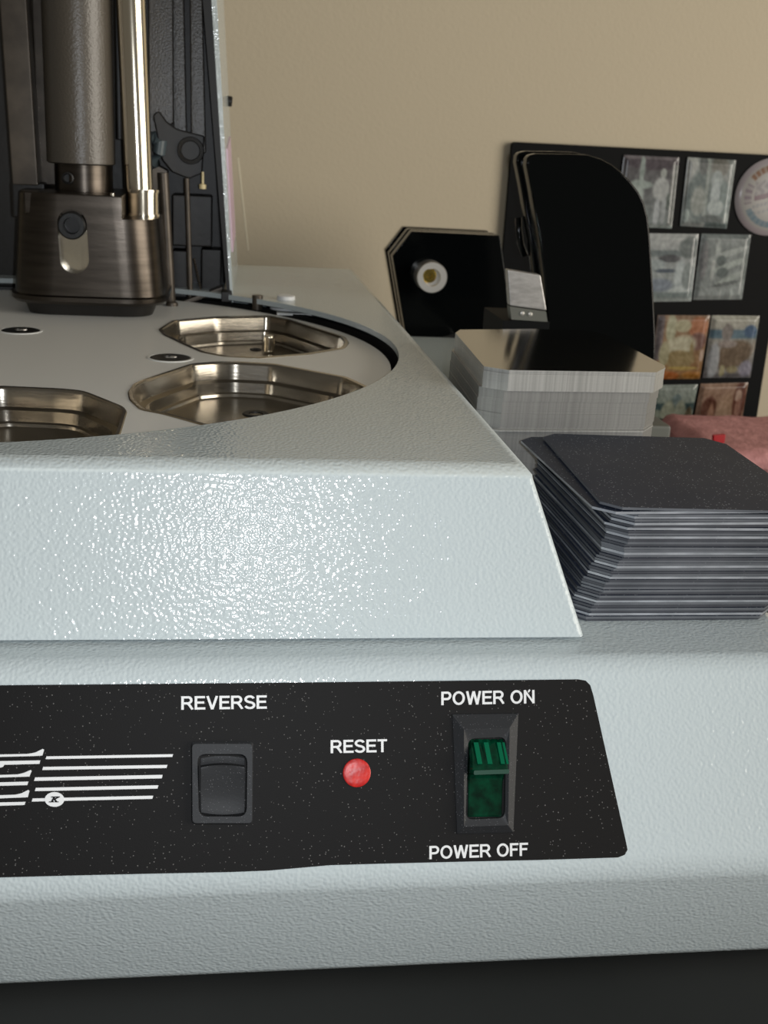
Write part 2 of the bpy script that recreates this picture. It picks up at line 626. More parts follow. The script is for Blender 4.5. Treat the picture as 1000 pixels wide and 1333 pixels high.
LOGO = lambda a, b: (a / 4.1667, 960 + b / 4.1667)
for a in ((250, 110, 937, 98, 15), (232, 168, 906, 157, 17), (188, 226, 880, 212, 19), (192, 282, 857, 268, 18), (175, 339, 829, 324, 17)):
    (x0, y0), (x1, y1) = LOGO(a[0], a[1]), LOGO(a[2], a[3])
    bm = bmesh.new()
    stroke(bm, x0, y0, x1, y1, a[4] / 4.1667, 0.6)
    link_mesh('stripe', bm, M['white'], panel, 0)
for pl in ([(-200, 97), (5, 92), (150, 89), (190, 82), (232, 62), (240, 66), (230, 98), (180, 101), (5, 105), (-200, 109)],
           [(-200, 142), (5, 128), (219, 124), (214, 143), (24, 148), (18, 158), (5, 163), (-200, 166)],
           [(-200, 208), (5, 203), (95, 200), (130, 192), (166, 176), (172, 181), (160, 212), (5, 217), (-200, 222)],
           [(-200, 247), (5, 243), (154, 239), (148, 258), (5, 262), (-200, 266)],
           [(-200, 318), (5, 313), (85, 310), (118, 302), (154, 284), (160, 290), (151, 324), (5, 330), (-200, 335)],
           [(-200, 356), (5, 352), (139, 349), (133, 366), (5, 370), (-200, 374)]):
    bm = bmesh.new()
    flat_px(bm, [LOGO(*p) for p in pl])
    link_mesh('letter_stroke', bm, M['white'], panel, 0)
bm = bmesh.new()
flat_px(bm, [LOGO(296 + 53 * math.cos(i * math.pi / 20), 336 + 40 * math.sin(i * math.pi / 20)) for i in range(40)], OFF + 0.1)
link_mesh('emblem_oval', bm, M['white'], panel, 0)
bm = bmesh.new()
for pl in ([(290, 322), (302, 322), (286, 351), (274, 351)], [(279, 320), (306, 320), (304, 325), (277, 325)],
           [(267, 347), (294, 347), (291, 352), (264, 352)], [(291, 334), (314, 321), (322, 325), (298, 339)],
           [(292, 337), (300, 333), (314, 351), (303, 352)], [(306, 320), (327, 320), (325, 325), (304, 325)],
           [(297, 347), (320, 347), (317, 352), (295, 352)]):
    flat_px(bm, [LOGO(*p) for p in pl], OFF + 0.22)
link_mesh('emblem_letter', bm, M['label'], panel, 0)


def arc(cx, cy, rx, ry, a0, a1, n=12):
    return [(cx + rx * math.cos(math.radians(a0 + (a1 - a0) * k / n)), cy + ry * math.sin(math.radians(a0 + (a1 - a0) * k / n)))
            for k in range(n + 1)]


SW = 0.165                                                # stroke width of the capitals
h_ = SW / 2
GLYPH = {                                                 # advance width, stroke paths (closed paths end on their start)
    'E': (0.66, [[(h_, 0), (h_, 1)], [(0, 1 - h_), (.66, 1 - h_)], [(0, .52), (.61, .52)], [(0, h_), (.68, h_)]]),
    'F': (0.60, [[(h_, 0), (h_, 1)], [(0, 1 - h_), (.61, 1 - h_)], [(0, .51), (.54, .51)]]),
    'T': (0.64, [[(.32, 0), (.32, 1)], [(0, 1 - h_), (.64, 1 - h_)]]),
    'N': (0.74, [[(h_, 0), (h_, 1)], [(.74 - h_, 0), (.74 - h_, 1)], [(.05, 1), (.69, 0)]]),
    'V': (0.74, [[(.07, 1), (.37, 0.0)], [(.67, 1), (.37, 0.0)]]),
    'W': (1.02, [[(.07, 1), (.27, 0)], [(.27, 0), (.51, .98)], [(.51, .98), (.75, 0)], [(.75, 0), (.95, 1)]]),
    'O': (0.84, [arc(.42, .5, .42 - h_, .5 - h_ + .01, 0, 360, 36)]),
    'P': (0.68, [[(h_, 0), (h_, 1)], [(0, 1 - h_), (.38, 1 - h_)] + arc(.38, .685, .225, .24, 90, -90)[1:] + [(0, .445)]]),
    'R': (0.76, [[(h_, 0), (h_, 1)], [(0, 1 - h_), (.41, 1 - h_)] + arc(.41, .70, .225, .225, 90, -90)[1:] + [(0, .475)],
                 [(.40, .47), (.52, .34), (.71, 0)]]),
    'S': (0.70, [arc(.35, .725, .255, .205, 15, 90, 6)[0:] + arc(.35, .725, .265, .205, 90, 250, 10)[1:] + [(.40, .49)]
                 + arc(.35, .275, .275, .215, 68, -90, 10) + arc(.35, .275, .28, .205, -90, -165, 6)[1:]]),
    ' ': (0.26, []),
}


def lettering(text, p0, p1, cap, name='lettering'):
    """text whose baseline runs from p0 to p1 as seen, capitals cap pixels high; bold plain capitals"""
    quads, x = [], 0.0
    for ch in text:
        adv, paths = GLYPH[ch]
        for P in paths:
            closed = math.dist(P[0], P[-1]) < 1e-6
            if closed:
                P = P[:-1]
            k = len(P)
            off = []
            for i in range(k):
                a = P[i - 1] if (i or closed) else P[i]
                b = P[(i + 1) % k] if (i < k - 1 or closed) else P[i]
                dx, dy = b[0] - a[0], b[1] - a[1]
                ln = math.hypot(dx, dy) or 1
                off.append((-dy / ln * h_, dx / ln * h_))
            L = [(x + p[0] + o[0], p[1] + o[1]) for p, o in zip(P, off)]
            Rr = [(x + p[0] - o[0], p[1] - o[1]) for p, o in zip(P, off)]
            for i in range(k if closed else k - 1):
                q = (i + 1) % k
                quads.append((L[i], L[q], Rr[q], Rr[i]))
        x += adv + 0.085
    total = x - 0.085
    A, B = onP(*p0, OFF), onP(*p1, OFF)
    U = (B - A) / total
    W_ = onP(p0[0], p0[1] - cap, OFF) - A
    bm = bmesh.new()
    for qd in quads:
        lift = 0.08 + 0.012 * (len(bm.faces) % 9)
        vs = [bm.verts.new(A + U * min(max(q[0], 0), total) + W_ * min(max(q[1], -.01), 1.01) + PN * lift) for q in qd]
        bm.faces.new(vs)
    return link_mesh(name, bm, M['white'], panel, 0)


lettering('REVERSE', (236, 924), (347.5, 922.5), 17.6)
lettering('RESET', (430.5, 980.5), (504, 979), 17)
lettering('POWER ON', (574.5, 918), (696, 915.5), 17.6)
lettering('POWER OFF', (559, 1118.5), (687.5, 1113.8), 17.2)
bm = bmesh.new()
flat_px(bm, [(687, 899.5), (689.5, 897), (690.5, 899), (688, 902)])
link_mesh('print_fleck', bm, M['white'], panel, 0)

# --- reverse switch: black frame with a hollowed black rocker


def PP(p, w):
    return p + PN * w


def quadloop(px, w, r=0.0, n=4):
    pts = fillet([onP(x, y) for x, y in px], max(r, 0.25), n)
    return [PP(p, w) for p in pts]


bm = bmesh.new()
loft(bm, [quadloop([(249, 965), (330, 965), (329, 1072), (249.5, 1072)], 0.3, 1.2),
          quadloop([(249, 965), (330, 965), (329, 1072), (249.5, 1072)], 1.5, 1.2),
          quadloop([(250.5, 968), (328.5, 968), (328, 1070.5), (251, 1070.5)], 2.1, 1.2),
          quadloop([(257, 981), (322, 981), (321, 1062), (259, 1062)], 2.1, 2.5),
          quadloop([(258.5, 983), (320.5, 983), (319.5, 1060.5), (260, 1060.5)], 0.4, 2.5)], True, True)
rsw = link_mesh('reverse_switch', bm, M['switch'], mach, 30)
bm = bmesh.new()
prof = [(984, 0.4, 0), (990, 0.5, 1), (996, 1.0, 1), (998, 3.3, 1.2), (1001, 3.4, 1), (1010, 2.85, .8), (1022, 2.15, .6), (1034, 1.65, .5),
        (1044, 1.42, .6), (1052, 1.36, .9), (1057, 1.3, 1.1), (1059, 0.2, 1.2)]
rows = []
for (y, w, c) in prof:
    row = []
    for j in range(13):
        s = j / 12 * 2 - 1
        x = 290 + s * (28.5 - 0.6 * (abs(y - 1020) / 40))
        bow = (1 - s * s)
        yy = y - 3.0 * bow if y < 1010 else y + 3.0 * bow * ((y - 1010) / 50)
        row.append(PP(onP(x, yy), w - 0.35 * bow * (1 if 1000 < y < 1050 else 0)))
    rows.append(row)
g = [[bm.verts.new(p) for p in row] for row in rows]
for a, b in zip(g, g[1:]):
    for j in range(12):
        bm.faces.new((a[j], a[j + 1], b[j + 1], b[j]))
for side in (0, 12):                                   # side walls
    for a, b in zip(g, g[1:]):
        va, vb = a[side], b[side]
        ba = bm.verts.new(va.co - PN * (2.2))
        bb = bm.verts.new(vb.co - PN * (2.2))
        bm.faces.new((va, vb, bb, ba))
link_mesh('rocker', bm, M['switch'], rsw, 28)

# --- reset button
bm = bmesh.new()
c = onP(464.5, 1006, OFF)
lathe(bm, c, PN, [(-0.3, 4.25), (0.4, 4.25), (0.6, 4.0), (0.75, 3.0), (0.82, 1.6), (0.85, 0.2)], 28)
link_mesh('reset_button', bm, M['red'], mach, 50)

# --- power switch: bevelled frame with a green lens rocker
bm = bmesh.new()
loft(bm, [quadloop([(588, 929), (674.5, 928), (668, 1084), (594, 1086)], 0.3),
          quadloop([(588.5, 930), (674, 929), (667.5, 1083), (594.5, 1085)], 0.9),
          quadloop([(602, 949), (661, 947.5), (659, 1073), (602, 1075)], 2.6),
          quadloop([(608, 961), (657, 959), (655.5, 1064), (604.5, 1066)], 2.0, 2.2),
          quadloop([(609, 962), (656.5, 960), (655, 1063), (605.5, 1065)], -0.2, 2.2)], True, True)
psw = link_mesh('power_switch', bm, M['switch'], mach, 25)
bm = bmesh.new()
prof = [(962, 0.6), (967, 1.4), (975, 2.8), (985, 4.2), (996, 5.2), (1001, 5.3), (1005, 4.7), (1008, 2.2), (1016, 1.0), (1030, 0.8),
        (1048, 0.7), (1060, 0.75), (1063, 0.5)]
rows = []
for (y, w) in prof:
    row = []
    xa = 609.5 - (y - 960) * 0.03
    xb = 656 - (y - 960) * 0.012
    wide = 1.5 if 990 < y < 1006 else 0
    for j in range(19):
        s = j / 18
        rib = 0.32 * math.sin(s * math.pi * 2 * 4.5) if y < 990 else 0.0
        row.append(PP(onP(xa + (xb - xa) * s + wide * (s - .2), y), w + rib - (0.9 if j in (0, 18) else 0)))
    rows.append(row)
g = [[bm.verts.new(p) for p in row] for row in rows]
for a, b in zip(g, g[1:]):
    for j in range(18):
        bm.faces.new((a[j], a[j + 1], b[j + 1], b[j]))
for side in (0, 18):
    for a, b in zip(g, g[1:]):
        va, vb = a[side], b[side]
        ba = bm.verts.new(va.co - PN * 4.5)
        bb = bm.verts.new(vb.co - PN * 4.5)
        bm.faces.new((va, vb, bb, ba))
link_mesh('rocker', bm, M['green'], psw, 30)

for xa, xb in ((615, 621), (628, 634), (645, 650), (652, 655)):
    bm = bmesh.new()
    loft(bm, [[PP(onP(xa, 966), .9), PP(onP(xb, 966), .9), PP(onP(xb + 2, 993), 4.6), PP(onP(xa + 2, 993), 4.6)],
              [PP(onP(xa, 966), 2.0), PP(onP(xb, 966), 2.0), PP(onP(xb + 2, 993), 5.6), PP(onP(xa + 2, 993), 5.6)]])
    link_mesh('rib', bm, M['greenrib'], psw, 0)
bm = bmesh.new()
loft(bm, [quadloop([(612, 1001.5), (657.5, 999.8), (657, 1005.5), (612, 1007)], 4.6, 0.4),
          quadloop([(612, 1001.5), (657.5, 999.8), (657, 1005.5), (612, 1007)], 5.6, 0.4)])
link_mesh('lip', bm, M['greenlip'], psw, 30)

# --- press head above the turntable
DY = 676.0


def rrect(x0, x1, y0, y1, r, z, n=8):
    return [Vector((p.x, p.y, z)) for p in fillet([(x0, y0, 0), (x1, y0, 0), (x1, y1, 0), (x0, y1, 0)], r, n)]


def die_loop(z, o=0.0, k=0.0):
    return rrect(-121 - o + k, -36 + o - k, DY - o + k * 0.4, DY + 88 + o - k, 24 + o, z)


die = empty('tmp', 0, 0, 0, 'x', 'x')
bpy.data.objects.remove(die)
bm = bmesh.new()
loft(bm, [die_loop(0.2, 0), die_loop(2.0, 2.2), die_loop(4.4, 2.2), die_loop(5.2, 0.2), die_loop(60, 0, 4.0), die_loop(61, 0, 5.0)])
die = link_mesh('die_block', bm, M['die'], mach, 40)
# the upright slot in its face
# the right shoulder of the block is cut down for the guide post
bm = bmesh.new()
q0 = onY(158, 286, DY)
box(bm, q0.x, q0.x + 60, DY - 10, DY + 110, q0.z, q0.z + 60)
boolean(die, link_mesh('cut', bm, M['die'], None, 0))
c0, c1 = onY(94, 291, DY + 2), onY(97, 337, DY + 1)
bm = bmesh.new()
lp = []
for i in range(13):
    a = math.pi * i / 12
    lp.append(Vector((c0.x + 8.0 * math.cos(a), 0, c0.z + 8.0 * math.sin(a))))
for i in range(13):
    a = math.pi + math.pi * i / 12
    lp.append(Vector((c1.x + 8.0 * math.cos(a), 0, c1.z + 8.0 * math.sin(a))))
loft(bm, [[p + Vector((0, DY - 8, 0)) for p in lp], [p + Vector((0, DY + 9, 0)) for p in lp]])
cut = link_mesh('cut', bm, M['chrome'], None, 0)
boolean(die, cut)
resmooth(die, 35)
if len(die.data.materials) < 2:
    die.data.materials.append(M['chrome'])
bm = bmesh.new()
loft(bm, [[p + Vector((0, DY + 9, 0)) for p in lp], [p + Vector((0, DY + 8.6, 0)) for p in lp]])
link_mesh('slot_liner', bm, M['chrome'], die)
cb = onY(93, 294, DY - 2)
bm = bmesh.new()
lathe(bm, Vector((cb.x, DY + 9, cb.z)), (0, -1, 0), [(0, 7.6), (10.4, 7.6), (11.4, 6.8), (11.4, 4.6), (6, 4.2), (6, 0.3)], 28)
link_mesh('slot_bolt', bm, M['black'], die, 35)
# dark block put in for the shadow gap between die and turntable
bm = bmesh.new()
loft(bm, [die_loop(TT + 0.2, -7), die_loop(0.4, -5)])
link_mesh('die_gap_shade', bm, M['darkcast'], mach)
# upper step of the die
slab('die_cap', M['die'], mach, 30, 249, 150, 283, DY + 5, 60, 1.0)
slab('die_edge_strip', M['chrome'], mach, 143.5, 251, 149, 283, DY + 3.4, 8, 0.4)

RY = 712.0
a, b = onY(104, 214, RY), onY(108, 249, RY)
s = RY / 1500 * 1.0
bm = bmesh.new()
lathe(bm, (a.x, RY + 8, a.z), (0, 0, 1), [(0, 18.2), (0.8, 19.4), (130, 19.4)], 40)
ram = link_mesh('ram', bm, M['cast'], mach)
bm = bmesh.new()
lathe(bm, (a.x + 1.5, RY + 6, b.z), (0, 0, 1), [(0, 16.5), (a.z - b.z, 16.5)], 40)
link_mesh('ram_collar', bm, M['die'], mach)
bm = bmesh.new()
q = onY(88, 232, RY - 11)
lathe(bm, (q.x, RY - 6, q.z), (0, -1, 0), [(0, 3.4), (4.6, 3.4), (5, 2.6), (3, 2.2), (3, .1)], 16)
link_mesh('collar_screw', bm, M['rubber'], mach)


def post(px0, px1, hw, Y, m, name='guide_post', n=24, flat=False):
    a, b = onY(*px0, Y), onY(*px1, Y)
    bm = bmesh.new()
    if flat:
        w = Vector((hw, 0, 0))
        d = Vector((0, hw * 1.2, 0))
        loft(bm, [[p - w - d, p + w - d, p + w + d, p - w + d] for p in (b, a)])
        bev(bm, 0.8, 2)
    else:
        loft(bm, [ring(p, (0, 0, 1), hw, n) for p in (b, a)])
    return link_mesh(name, bm, m, mach)


post((168, -60), (181, 246), 8.2, 716, M['chrome'])
gp = onY(186, 246, 716)
gq = onY(189, 285, 716)
bm = bmesh.new()
lathe(bm, (gp.x, 716, gq.z), (0, 0, 1), [(0, 9.5), (0, 10.4), (3.2, 10.4), (3.2, 9.6), (gp.z - gq.z - 1.5, 9.6), (gp.z - gq.z - 1.5, 10.2),
                                        (gp.z - gq.z, 10.2)], 32)
link_mesh('post_bushing', bm, M['chrome'], mach)
post((16, -60), (36, 240), 7.2, 722, M['brown'], 'guide_post', flat=True)
post((52, -60), (64, 240), 4.8, 735, M['brown'], 'side_bar', flat=True)
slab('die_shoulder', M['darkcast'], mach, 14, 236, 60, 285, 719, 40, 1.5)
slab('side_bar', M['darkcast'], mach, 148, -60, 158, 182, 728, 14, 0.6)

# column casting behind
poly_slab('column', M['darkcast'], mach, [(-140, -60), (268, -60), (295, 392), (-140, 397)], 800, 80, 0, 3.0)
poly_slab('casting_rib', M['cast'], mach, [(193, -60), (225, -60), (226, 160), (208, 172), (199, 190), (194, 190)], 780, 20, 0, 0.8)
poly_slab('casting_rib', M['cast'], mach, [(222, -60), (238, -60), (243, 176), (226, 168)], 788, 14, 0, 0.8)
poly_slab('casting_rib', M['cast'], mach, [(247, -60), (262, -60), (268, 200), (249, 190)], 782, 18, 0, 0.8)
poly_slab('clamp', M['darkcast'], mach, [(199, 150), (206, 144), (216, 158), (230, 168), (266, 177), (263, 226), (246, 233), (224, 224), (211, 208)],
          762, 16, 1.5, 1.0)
c = onY(248, 196, 760)
bm = bmesh.new()
lathe(bm, (c.x, 762.5, c.z), (0, -1, 0), [(0, 8.5), (2.0, 8.0), (2.4, 6.0), (1.2, 5.5), (1.2, .2)], 24)
link_mesh('clamp_screw', bm, M['darkcast'], mach)
bm = bmesh.new()
tube(bm, [onY(191, 180, 768), onY(203, 180, 764), onY(209, 186, 762), onY(207, 198, 762), onY(201, 210, 766), onY(192, 214, 772)], 4.2)
link_mesh('hose', bm, M['hose'], mach)
poly_slab('cast_web', M['brown'], mach, [(191, 217), (204, 214), (219, 222), (215, 246), (207, 250), (191, 250)], 770, 14, 0, 1.0)
post((212, 225), (222, 394), 3.4, 752, M['brown'], 'air_tube', 16)
c0, c1 = onY(224, 393, 735), onY(224, 418, 735)
bm = bmesh.new()
lathe(bm, (c0.x, 735, c1.z), (0, 0, 1), [(0, 3.6), (3, 3.8), (c0.z - c1.z - 1, 3.8), (c0.z - c1.z, 3.0)], 20)
link_mesh('tube_foot', bm, M['brown'], mach)
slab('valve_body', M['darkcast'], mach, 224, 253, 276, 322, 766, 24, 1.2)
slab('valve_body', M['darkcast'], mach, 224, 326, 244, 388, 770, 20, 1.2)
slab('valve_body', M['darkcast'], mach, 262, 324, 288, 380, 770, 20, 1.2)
post((243, 232), (248, 390), 1.8, 762, M['brown'], 'thin_rod', 12)
bm = bmesh.new()
for i in range(14):
    p = onY(253 + i * 0.75, 338 + i * 3.4, 764)
    bmesh.ops.create_icosphere(bm, subdivisions=1, radius=0.95, matrix=Matrix.Translation(p))
link_mesh('bead_chain', bm, M['brown'], mach)
c = onY(264, 243, 758)
bm = bmesh.new()
lathe(bm, c, (0, 0, 1), [(-1.6, 0.5), (-1.3, 2.2), (1.3, 2.4), (1.8, 0.9), (9, 0.8)], 16)
link_mesh('air_fitting', bm, M['amber'], mach)
poly_slab('press_base', M['brown'], mach, [(222, 398), (290, 373), (290, 379), (224, 404)], 755, 12, 0, 0.5)
slab('clamp_foot', M['rubber'], mach, 288, 380, 302, 394, 742, 14, 0.8)

# --- guard at the right of the press: a thin painted sheet with a black gasket
fb, ft = onY(304, 398, 752), onY(279, -60, 752)
rb, rt = onY(309.5, 348, 900), onY(288, -60, 900)
bm = bmesh.new()
th0, th1 = Vector((1.7, 0, 0)), Vector((3.4, 0, 0))
loft(bm, [[fb - th0, fb, rb, rb - th0], [ft - th1, ft, rt, rt - th1]])
guard = link_mesh('side_guard', bm, M['paint'], mach, 0)
bm = bmesh.new()
g0, g1 = Vector((2.0, 0, 0)), Vector((5.5, 0, 0))
o = Vector((0, -0.5, 0))
loft(bm, [[fb - th0 - g0 + o, fb - th0 + o, rb - th0, rb - th0 - g0], [ft - th1 - g1 + o, ft - th1 + o, rt - th1, rt - th1 - g1]])
link_mesh('gasket', bm, M['rubber'], guard, 0)


def gp_(t, s):
    """a point of the guard's outer face: t up, s from front to back"""
    return (fb * (1 - t) + ft * t) * (1 - s) + (rb * (1 - t) + rt * t) * s


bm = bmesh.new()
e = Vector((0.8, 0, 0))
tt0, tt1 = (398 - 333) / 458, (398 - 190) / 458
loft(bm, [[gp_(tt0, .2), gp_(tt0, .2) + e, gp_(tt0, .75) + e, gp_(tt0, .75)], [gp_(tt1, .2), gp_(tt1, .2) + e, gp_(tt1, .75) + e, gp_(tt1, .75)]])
link_mesh('pink_reflection', bm, M['pinkrefl'], guard, 0)  # reflection on the guard's outer face, built as a pink strip
c = onY(296, 131, 880)
bm = bmesh.new()
lathe(bm, c - Vector((2, 0, 0)), (1, 0, -0.1), [(0, 3.6), (5.0, 3.6), (5.6, 2.8)], 16)
link_mesh('guard_screw', bm, M['darkcast'], guard)

# ================================================================== SILVER PLATES
ZS = 10.0
sil_px = [(592, 432.5), (598, 428.5), (690, 427.5), (766, 429.5), (790, 436), (864, 475), (865, 478), (853, 484), (662, 481), (629, 476)]
sp = [onZ(x, y, ZS) for x, y in sil_px]
sc_ = sum(sp, Vector()) / len(sp)
NP, PT = 106, 0.606


def plate_mesh(name, outline, th, mats, side=0):
    bm = bmesh.new()
    loft(bm, [[Vector((p.x, p.y, 0)) for p in outline], [Vector((p.x, p.y, th)) for p in outline]])
    for f in bm.faces:
        f.material_index = 0 if abs(f.normal.z) > 0.5 else (1 if len(mats) > 1 else 0)
    bmesh.ops.recalc_face_normals(bm, faces=bm.faces)
    for f in bm.faces:
        f.material_index = 0 if len(f.verts) > 4 else (1 if len(mats) > 1 else 0)
    for v in bm.verts:
        v.co *= MM
    me = bpy.data.meshes.new(name)
    bm.to_mesh(me)
    bm.free()
    for k in mats:
        me.materials.append(k)
    return me


loc_out = [p - sc_ for p in sp]
me_s = plate_mesh('steel_plate', loc_out, PT * 0.985, [M['silver']])
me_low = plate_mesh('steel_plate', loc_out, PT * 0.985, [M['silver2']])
me_top = plate_mesh('steel_plate', loc_out, PT * 0.985, [M['mirror'], M['silver']])
IOUT = round((onY(690, 563, sp[8].y).z - DECK) / PT)          # one plate stands proud of the rest
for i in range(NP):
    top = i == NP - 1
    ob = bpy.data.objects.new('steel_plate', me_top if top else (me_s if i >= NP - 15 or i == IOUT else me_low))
    COL.objects.link(ob)
    up = i >= NP - 15
    out = i == IOUT
    if top:
        dx, dy = 0.2, -0.7
    elif i >= NP - 3:
        dx, dy = 0.6, 0.6
    elif up:
        dx, dy = 0.3, 0.0
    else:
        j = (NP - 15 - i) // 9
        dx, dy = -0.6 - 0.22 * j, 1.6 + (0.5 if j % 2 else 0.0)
    if out:
        dx, dy = -2.0, -0.4
    ob.location = V(sc_.x + dx + random.uniform(-.06, .06), sc_.y + dy + random.uniform(-.06, .06), DECK + 0.05 + i * PT)
    if top:
        tag(ob, 'mirror-bright steel plate topmost on the tall silver stack beside the machine hood', 'steel plate',
            'bright steel plates in the tall stack')
    else:
        lb = ('thin bright steel plate in the upper protruding bunch of the tall silver stack' if up else
              'bright steel plate edge standing proud low in the tall silver stack' if out else
              'thin duller steel plate in the lower set-back bunch of the tall silver stack')
        tag(ob, lb, 'steel plate', 'bright steel plates in the tall stack')

# ================================================================== SLATE PLATES (near stack)
W, D, CH = 75.0, 97.0, 6.0
ol = [Vector((-W / 2 + CH, -D / 2, 0)), Vector((W / 2 - CH, -D / 2, 0)), Vector((W / 2, -D / 2 + CH, 0)), Vector((W / 2, D / 2 - CH * 1.5, 0)),
      Vector((W / 2 - CH, D / 2, 0)), Vector((-W / 2 + CH, D / 2, 0)), Vector((-W / 2, D / 2 - CH, 0)), Vector((-W / 2, -D / 2 + CH, 0))]
me_a = plate_mesh('slate_plate', ol, 0.86, [M['slate'], M['edge2']])
me_b = plate_mesh('slate_plate', ol, 0.86, [M['slate'], M['edge']])
me_c = plate_mesh('slate_plate', ol, 0.86, [M['slate'], M['edge3']])
ND, DT = 42, 1.03
ORD = ['topmost', 'second', 'third', 'fourth', 'fifth', 'sixth', 'seventh', 'eighth', 'ninth', 'tenth', 'eleventh', 'twelfth', 'thirteenth',
       'fourteenth', 'fifteenth', 'sixteenth', 'seventeenth', 'eighteenth', 'nineteenth', 'twentieth']
TENS = ['', '', 'twenty', 'thirty', 'forty']
UN = ['', 'first', 'second', 'third', 'fourth', 'fifth', 'sixth', 'seventh', 'eighth', 'ninth']


def ordinal(k):
    if k <= 20:
        return ORD[k - 1]
    if k % 10 == 0:
        return TENS[k // 10][:-1] + 'ieth'
    return TENS[k // 10] + '-' + UN[k % 10]


for i in range(ND):
    k = ND - i                                           # place counted from the top
    h = i / (ND - 1)
    lean = 9.0 * min(h / 0.6, 1.0)
    x = 154.5 + lean + random.uniform(-.5, .5)
    y = 400.5 - 6.0 * h + random.uniform(-.5, .5)
    rz = math.radians(0.6 + random.uniform(-.5, .5))
    ry = 0.0
    bright = i in (2, 7, 16, 20, 25, 31, 34, 36, 38, 40)
    if k == 1:
        x, y, rz = 162.5, 392.5, math.radians(-2.2)
    elif k == 2:
        x, y, rz, ry = 156.5, 394.5, math.radians(2.2), math.radians(-0.25)
    elif k in (3, 4, 5):
        x += 1.0
        rz = math.radians(1.6)
    elif k in (6, 7):
        rz = math.radians(2.4)
    ob = bpy.data.objects.new('slate_plate', me_b if bright else (me_c if i % 5 in (0, 3) else me_a))
    COL.objects.link(ob)
    ob.location = V(x, y, DECK + 0.1 + i * DT + (0.25 if k == 1 else 0))
    ob.rotation_euler = (0, ry, rz)
    if k == 1:
        lb = 'dusty slate grey plate lying topmost and skewed on the near stack on the machine deck'
    elif k == ND:
        lb = 'dark slate grey plate at the very bottom of the near stack, on the machine deck'
    else:
        lb = 'dark slate grey plate with cut corners, %s from the top of the near stack' % ordinal(k)
    tag(ob, lb, 'plate', 'slate grey plates in the near stack')

# ================================================================== BLACK DIES BEHIND
def axis_y_lathe(px, Y, prof, n=32):
    c = onY(*px, Y)
    bm = bmesh.new()
    lathe(bm, c, (0, -1, 0), prof, n)
    return bm


Y1 = 965.0
c = onY(590, 430, Y1)
d1 = empty('punch_die', c.x, Y1 + 30, -TZ, 'black layered punch die with a cut corner and round steel bushing, behind the silver stack', 'tool')
front = [(536, 301), (651, 306.5), (668, 427), (600, 432), (531, 452), (511, 333)]
poly_slab('front_plate', M['gloss'], d1, front, Y1, 12, 0, 0.8)
inner = [(540, 304), (648, 309), (664, 426), (600, 431), (535, 450), (516, 335)]
poly_slab('middle_plate', M['dieedge'], d1, inner, Y1, 9, 0, 0.5, 12)
poly_slab('back_plate', M['gloss'], d1, front, Y1, 10, 0, 0.8, 21)
poly_slab('spacer_plate', M['dieedge'], d1, inner, Y1, 16, 0, 0.5, 31)
poly_slab('rear_plate', M['gloss'], d1, front, Y1, 10, 0, 0.8, 47)
bm = bmesh.new()
p0, p1 = onY(538, 445, Y1 + 4), onY(664, 430, Y1 + 4)
box(bm, p0.x, p1.x, Y1 + 4, Y1 + 54, -TZ, p1.z + 4)
bev(bm, 1.5, 2)
link_mesh('base_block', bm, M['black'], d1)
bush = link_mesh('bushing', axis_y_lathe((558, 358), Y1 + 0.3, [(0, 12.8), (17, 12.8), (18, 12.2), (18, 7.2), (15.5, 6.6), (15.5, 0.2)], 40), M['bush'], d1, 35)
link_mesh('bushing_screw', axis_y_lathe((558.5, 358.3), Y1 - 15, [(0, 6.2), (2.2, 6.0), (3.2, 4.8), (3.2, 2.6), (1.6, 2.2), (1.6, .2)], 24), M['brass'], bush, 30)

Y2 = 705.0
c = onY(780, 450, Y2)
d2 = empty('cutter_die', c.x, Y2 + 20, DECK + 0.15, 'tall glossy black cutter die with rounded shoulders, in front of the photo board', 'tool')
tall = [(690, 200.5), (800, 203), (846, 270), (852, 380), (854, 450), (847, 558), (712, 548), (713, 420), (705, 330)]
TR = [5, 62, 26, 0, 0, 2, 2, 0, 0]


def tall_pts(px, Y, rr):
    return fillet([onY(x, y, Y) for x, y in px], rr, 10)


outline = [(685.5, 215), (686.5, 206), (690, 202), (698, 200), (740, 200.5), (765, 201.5), (783, 207), (797, 214.5), (808, 223), (821, 235.5), (832, 249.5),
           (839, 264), (844, 283), (846.5, 304), (851, 374), (854, 439), (853, 490), (847.5, 549.5), (714, 546), (713, 418), (708.5, 360), (703.5, 319), (692, 249)]
bm = bmesh.new()
prism(bm, [onY(x, y, Y2) for x, y in outline], (0, 10, 0))
bev(bm, 1.3, 3, 50)
link_mesh('front_plate', bm, M['gloss'], d2, 40)
bm = bmesh.new()
prism(bm, [onY(x, y, Y2) + Vector((2.5, 10, -1.5)) for x, y in outline], (0, 12, 0))
link_mesh('spacer_plate', bm, M['black'], d2, 40)
bm = bmesh.new()
prism(bm, [onY(x, y, Y2) + Vector((-1, 22, 1)) for x, y in outline], (0, 10, 0))
bev(bm, 1.3, 3, 50)
link_mesh('back_plate', bm, M['gloss'], d2, 40)
bm = bmesh.new()
tube(bm, [onY(675, 284, Y2 + 38), onY(675.5, 300, Y2 + 36), onY(678, 318, Y2 + 36), onY(683, 332, Y2 + 38)], 2.2, 14)
link_mesh('rear_handle', bm, M['gloss'], d2)
bm = bmesh.new()
pts = [onY(x, y, Y2 - 22) for x, y in ((661, 351), (704, 358), (712, 404.5), (664, 398))]
prism(bm, pts, (0, 8, 0))
bev(bm, 0.8, 2)
link_mesh('steel_block', bm, M['alu'], d2)
bm = bmesh.new()
pts = [onY(x, y, Y2 - 22) for x, y in ((664, 399), (711, 405.5), (713, 419), (666, 416))]
prism(bm, pts, (0, 8, 0))
